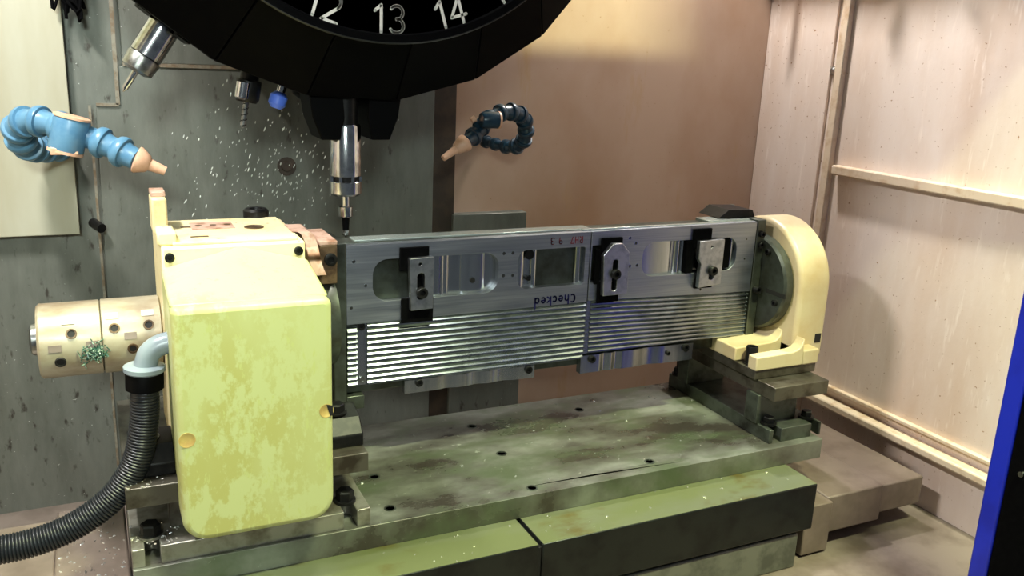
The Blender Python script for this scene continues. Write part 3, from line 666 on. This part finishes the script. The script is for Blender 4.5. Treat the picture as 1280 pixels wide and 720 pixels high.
t, p0, d = radial_tool('drill_holder', a, b, [('holder_body', [(0, .013), (Ls * .22, .013)], 'blackoxide'), ('collet_nut', [(Ls * .22, .0165), (Ls * .24, .0175), (Ls * .52, .0175), (Ls * .58, .014)], 'blackoxide'), ('drill', [(Ls * .57, .0042), (Ls * .97, .0036), (Ls, .001)], 'steel')], 'small black drill chuck with a thin drill under the turret edge')
mk('chuck_face', L(p0 - Vector((.009, .012, 0)), d, [(Ls * .26, .010), (Ls * .50, .010), (Ls * .53, .007)], 16), M['chrome'], t)
bm = bmesh.new()
for k_ in range(26):
    u = .60 + .36 * k_ / 25; a2 = k_ * 1.0; e1, e2 = frame_of(d); lathe(bm, p0 + d * (Ls * u) + (e1 * math.cos(a2) + e2 * math.sin(a2)) * .0028, d, [(0, .0022), (Ls * .016, .0022)], 6)
mk('drill_flute', bm, M['blackoxide'], t)
a = at(356, 98, .09); b = at(344, 136, .09); Ls = (b - a).length
radial_tool('plug_tool', a, b, [('shank', [(0, .007), (Ls * .55, .006)], 'chrome'), ('blue_cap', [(Ls * .45, .007), (Ls * .58, .0125), (Ls * .85, .0125), (Ls * .98, .007)], 'tool_blue')], 'small blue capped tool beside the black drill chuck')

# ------------------------------------------------------------------ coolant hoses
def seg_hose(label, root, pts, sizes, m, nozz, npts, ring_m=None):
    t = thing('coolant_hose', root, label, 'coolant hose', 'segmented coolant hoses')
    for i, (a, b) in enumerate(zip(pts, pts[1:])):
        d = (b - a); Ld = d.length; r = sizes if not isinstance(sizes, list) else sizes[i]
        mk('hose_segment', L(a, d, [(-.12 * Ld, .60 * r), (-.02 * Ld, .74 * r), (.10 * Ld, .93 * r), (.26 * Ld, 1.0 * r), (.44 * Ld, 1.0 * r), (.48 * Ld, .97 * r), (.50 * Ld, .80 * r), (.66 * Ld, .72 * r), (.9 * Ld, .70 * r), (1.12 * Ld, .66 * r)], 24), M[m], t)
    a, b = nozz; d = b - a; Ld = d.length; r = npts
    mk('nozzle', L(a, d, [(-.05 * Ld, .7 * r), (0, 1.0 * r), (.08 * Ld, 1.02 * r), (.40 * Ld, .66 * r), (.46 * Ld, .46 * r), (1.0 * Ld, .34 * r), (1.0 * Ld, .22 * r), (.8 * Ld, .2 * r)], 24), M['nozzle'], t)
    return t
y = [.385, .34, .28, .25, .22, .20, .185, .17, .16, .15, .14]
px = [(78, 184), (50, 186), (30, 180), (20, 162), (32, 150), (52, 152), (74, 158), (112, 172), (134, 181), (152, 190), (168, 198)]
pts = [at(a, b, c) for (a, b), c in zip(px, y)]
def spread(P, n):
    Q = smooth_path(P, 12); ln = [0]
    for a, b in zip(Q, Q[1:]): ln.append(ln[-1] + (b - a).length)
    out = []
    for i in range(n + 1):
        s = ln[-1] * i / n; j = max(k for k in range(len(ln)) if ln[k] <= s + 1e-9); j = min(j, len(Q) - 2)
        out.append(Q[j].lerp(Q[j + 1], (s - ln[j]) / max(1e-9, ln[j + 1] - ln[j])))
    return out
t = seg_hose('light blue segmented coolant hose with orange nozzle on the left', pts[0], spread(pts, 12), .0225, 'loc_blue', (at(170, 199, .14), at(207, 214, .135)), .019)
va = at(90, 148, .165); vb = at(82, 188, .165); d = vb - va; Ld = d.length
v = mk('valve', L(va, d, [(0, .0225), (Ld * .06, .0235), (Ld * .94, .0235), (Ld, .0225)], 28), M['loc_blue'], t)
mk('valve_rim', L(va, -d, [(0, .0245), (.003, .0245), (.004, .022)], 28), M['nozzle'], v)
m4 = d.normalized(); lev = bmesh.new(); e = (at(100, 187, .15) - at(62, 180, .15))
lathe(lev, vb, d, [(0, .0235), (.004, .0235)], 24); mk('valve_rim', lev, M['nozzle'], v)
p0_ = at(62, 184, .145); p1_ = at(98, 190, .145); bm = bmesh.new()
q = [p0_, p1_, p1_ + Vector((0, 0, -.004)), p0_ + Vector((0, 0, -.011))]; Q1 = [bm.verts.new(u) for u in q]; Q2 = [bm.verts.new(u + Vector((0, .022, 0))) for u in q]
bm.faces.new(Q1); bm.faces.new(Q2[::-1])
for i in range(4): bm.faces.new((Q1[i], Q1[(i + 1) % 4], Q2[(i + 1) % 4], Q2[i]))
mk('valve_lever', bm, M['nozzle'], v, .001)
px = [(604, 176), (622, 181), (640, 185), (654, 178), (658, 164), (655, 148), (644, 140), (628, 140), (612, 148), (602, 158), (594, 170), (584, 176)]
y = [.41, .37, .34, .31, .29, .27, .25, .24, .23, .22, .21, .20]
pts = [at(a, b, c) for (a, b), c in zip(px, y)]
t = seg_hose('dark blue segmented coolant hose looped in front of the rear wall', pts[0], spread(pts, 13), [.013, .013, .0145] + [.0165] * 10, 'loc_teal', (at(582, 178, .20), at(554, 198, .19)), .0155)
va = at(604, 150, .20); vb = at(626, 150, .20); d = vb - va
v = mk('valve', L(va, d, [(-.004, .012), (0, .0145), (d.length * .8, .0145)], 22), M['loc_teal'], t)
mk('valve_rim', L(va + d * .8, d, [(0, .0155), (.004, .0150), (.005, .012)], 22), M['nozzle'], v)
mk('valve_rim', L(at(594, 148, .21), (at(588, 152, .21) - at(594, 148, .21)), [(0, .006), (.008, .005)], 14), M['nozzle'], v)

t = thing('cable_bundle', at(92, -6, .39), 'small tangle of dark cables at the top left edge', 'cable')
for i in range(7):
    c0 = at(92, 2, .375); bm = bmesh.new(); P = [Vector((c0.x + random.gauss(0, .011), .393, .60))]
    for q in range(5): P.append(Vector((c0.x + random.gauss(0, .011), .375 + random.uniform(-.012, .010), c0.z + random.uniform(-.014, .03))))
    P.append(Vector((c0.x + random.gauss(0, .01), .393, .58)))
    tube(bm, smooth_path(P, 6), .0026, 7); mk('cable', bm, M['rubber'], t)

# ------------------------------------------------------------------ blue door post
t = thing('door_post', (.80, -.5, FLZ), 'bright blue sliding door edge post at the right', 'door post')
mk('post', B((.774, .870, -.528, -.500, FLZ, 1.0)), M['bluepaint'], t, .003)
mk('seal_strip', B((.774, .87, -.600, -.5282, FLZ, 1.0)), M['rubber'], t, .003)
mk('screw', L((.774, -.548, -.24), (-1, 0, 0), [(0, .005), (.003, .004)], 12), M['chrome'], t)

# ------------------------------------------------------------------ work lights above the opening
def lamp_box(c, tgt, sx, sy, label):
    m4 = Matrix.Translation(c) @ (Vector(tgt) - Vector(c)).to_track_quat('-Z', 'Y').to_matrix().to_4x4(); bm = bmesh.new()
    box(bm, -sx / 2 - .01, sx / 2 + .01, -sy / 2 - .01, sy / 2 + .01, .004, .04, m4)
    tag(mk('work_light', bm, M['lamp'], None, .003), label, 'lamp')
lamp_box(DOOR_LAMP, DOOR_AIM, .33, .14, 'short grey strip light over the door opening')
lamp_box(LAMP, LAMP_AIM, .26, .06, 'grey work light under the roof left of the turret')
lamp_box(LAMP2, LAMP2_AIM, .05, .05, 'grey work light in the right rear corner under the roof')

t = thing('shadow_rail', (1.03, 0, .6), 'unseen grey rail with three hooks, added to shade the right wall', 'hanger rail')  # out of view, added to throw the dark band and hook shadows
mk('rail', B((1.022, 1.038, -.45, .40, .574, .635)), M['lamp'], t, .003)
for y in (-.4, .38): mk('wall_bracket', B((1.038, 1.10, y - .01, y + .01, .59, .62)), M['lamp'], t, .002)
for y, z, dy in ((.150, .520, .016), (.0300, .545, .010), (.330, .478, 0)):
    bm = bmesh.new(); tube(bm, smooth_path([(1.03, y - dy, .58), (1.03, y - dy * .8, (.574 + z) / 2), (1.03, y, z)], 5), .0055, 10); mk('hook', bm, M['blackoxide'], t)

# ------------------------------------------------------------------ droplets and chips
bm = bmesh.new()
def drop(p, r, ln, d):
    lathe(bm, p - d * ln / 2, d, [(0, r * .1), (ln * .35, r), (ln * .7, r), (ln, r * .1)], 5)
for i in range(260):
    x = random.gauss(345, 62); yy = random.gauss(205, 48)
    if x > 530 or x < 215 or yy > 292 or yy < 95: continue
    p = at(x, yy, random.uniform(.10, .36)); r = random.uniform(.0004, .0010)
    sd = -1 if x < 432 else 1
    drop(p, r, r * random.uniform(4, 9), Vector((.35 + random.gauss(0, .15), 0, 1)).normalized())
tag(mk('coolant_spray', bm, M['drop']), 'fine white coolant droplets flying around the spindle tool', 'coolant spray', None, 'stuff')
bm = bmesh.new()
def flake(p, r):
    d = Vector((random.gauss(0, 1), random.gauss(0, 1), random.gauss(0, .4))).normalized(); u = d.orthogonal().normalized()
    P = [bm.verts.new(p + d * r * a + u * r * b + Vector((0, 0, c * r))) for a, b, c in ((-1, -.3, 0), (1, -.3, .1), (1, .3, .0), (-1, .3, .2), (0, 0, .7))]
    for f in ((0, 1, 4), (1, 2, 4), (2, 3, 4), (3, 0, 4), (3, 2, 1, 0)): bm.faces.new([P[i] for i in f])
for i in range(70): flake(Vector((random.uniform(-.311, -.255), random.uniform(-.151, -.06), -.2568)), random.uniform(.001, .0026))
for i in range(60): flake(Vector((random.uniform(-.309, -.25), random.uniform(-.160, -.10), -.3348)), random.uniform(.001, .0026))
for i in range(160): flake(Vector((random.uniform(-.403, -.315), random.uniform(-.18, .1), -.4248)), random.uniform(.001, .003))
for i in range(150): flake(Vector((random.uniform(-.3, .80), random.uniform(-.165, .155), -.3598)), random.uniform(.0008, .0024))
for i in range(40): flake(Vector((random.uniform(.0, .72), random.uniform(-.242, -.17), -.3945)), random.uniform(.0008, .002))
tag(mk('metal_chips', bm, M['chip']), 'small bright metal chips scattered on the plates and way cover', 'metal chips', None, 'stuff')
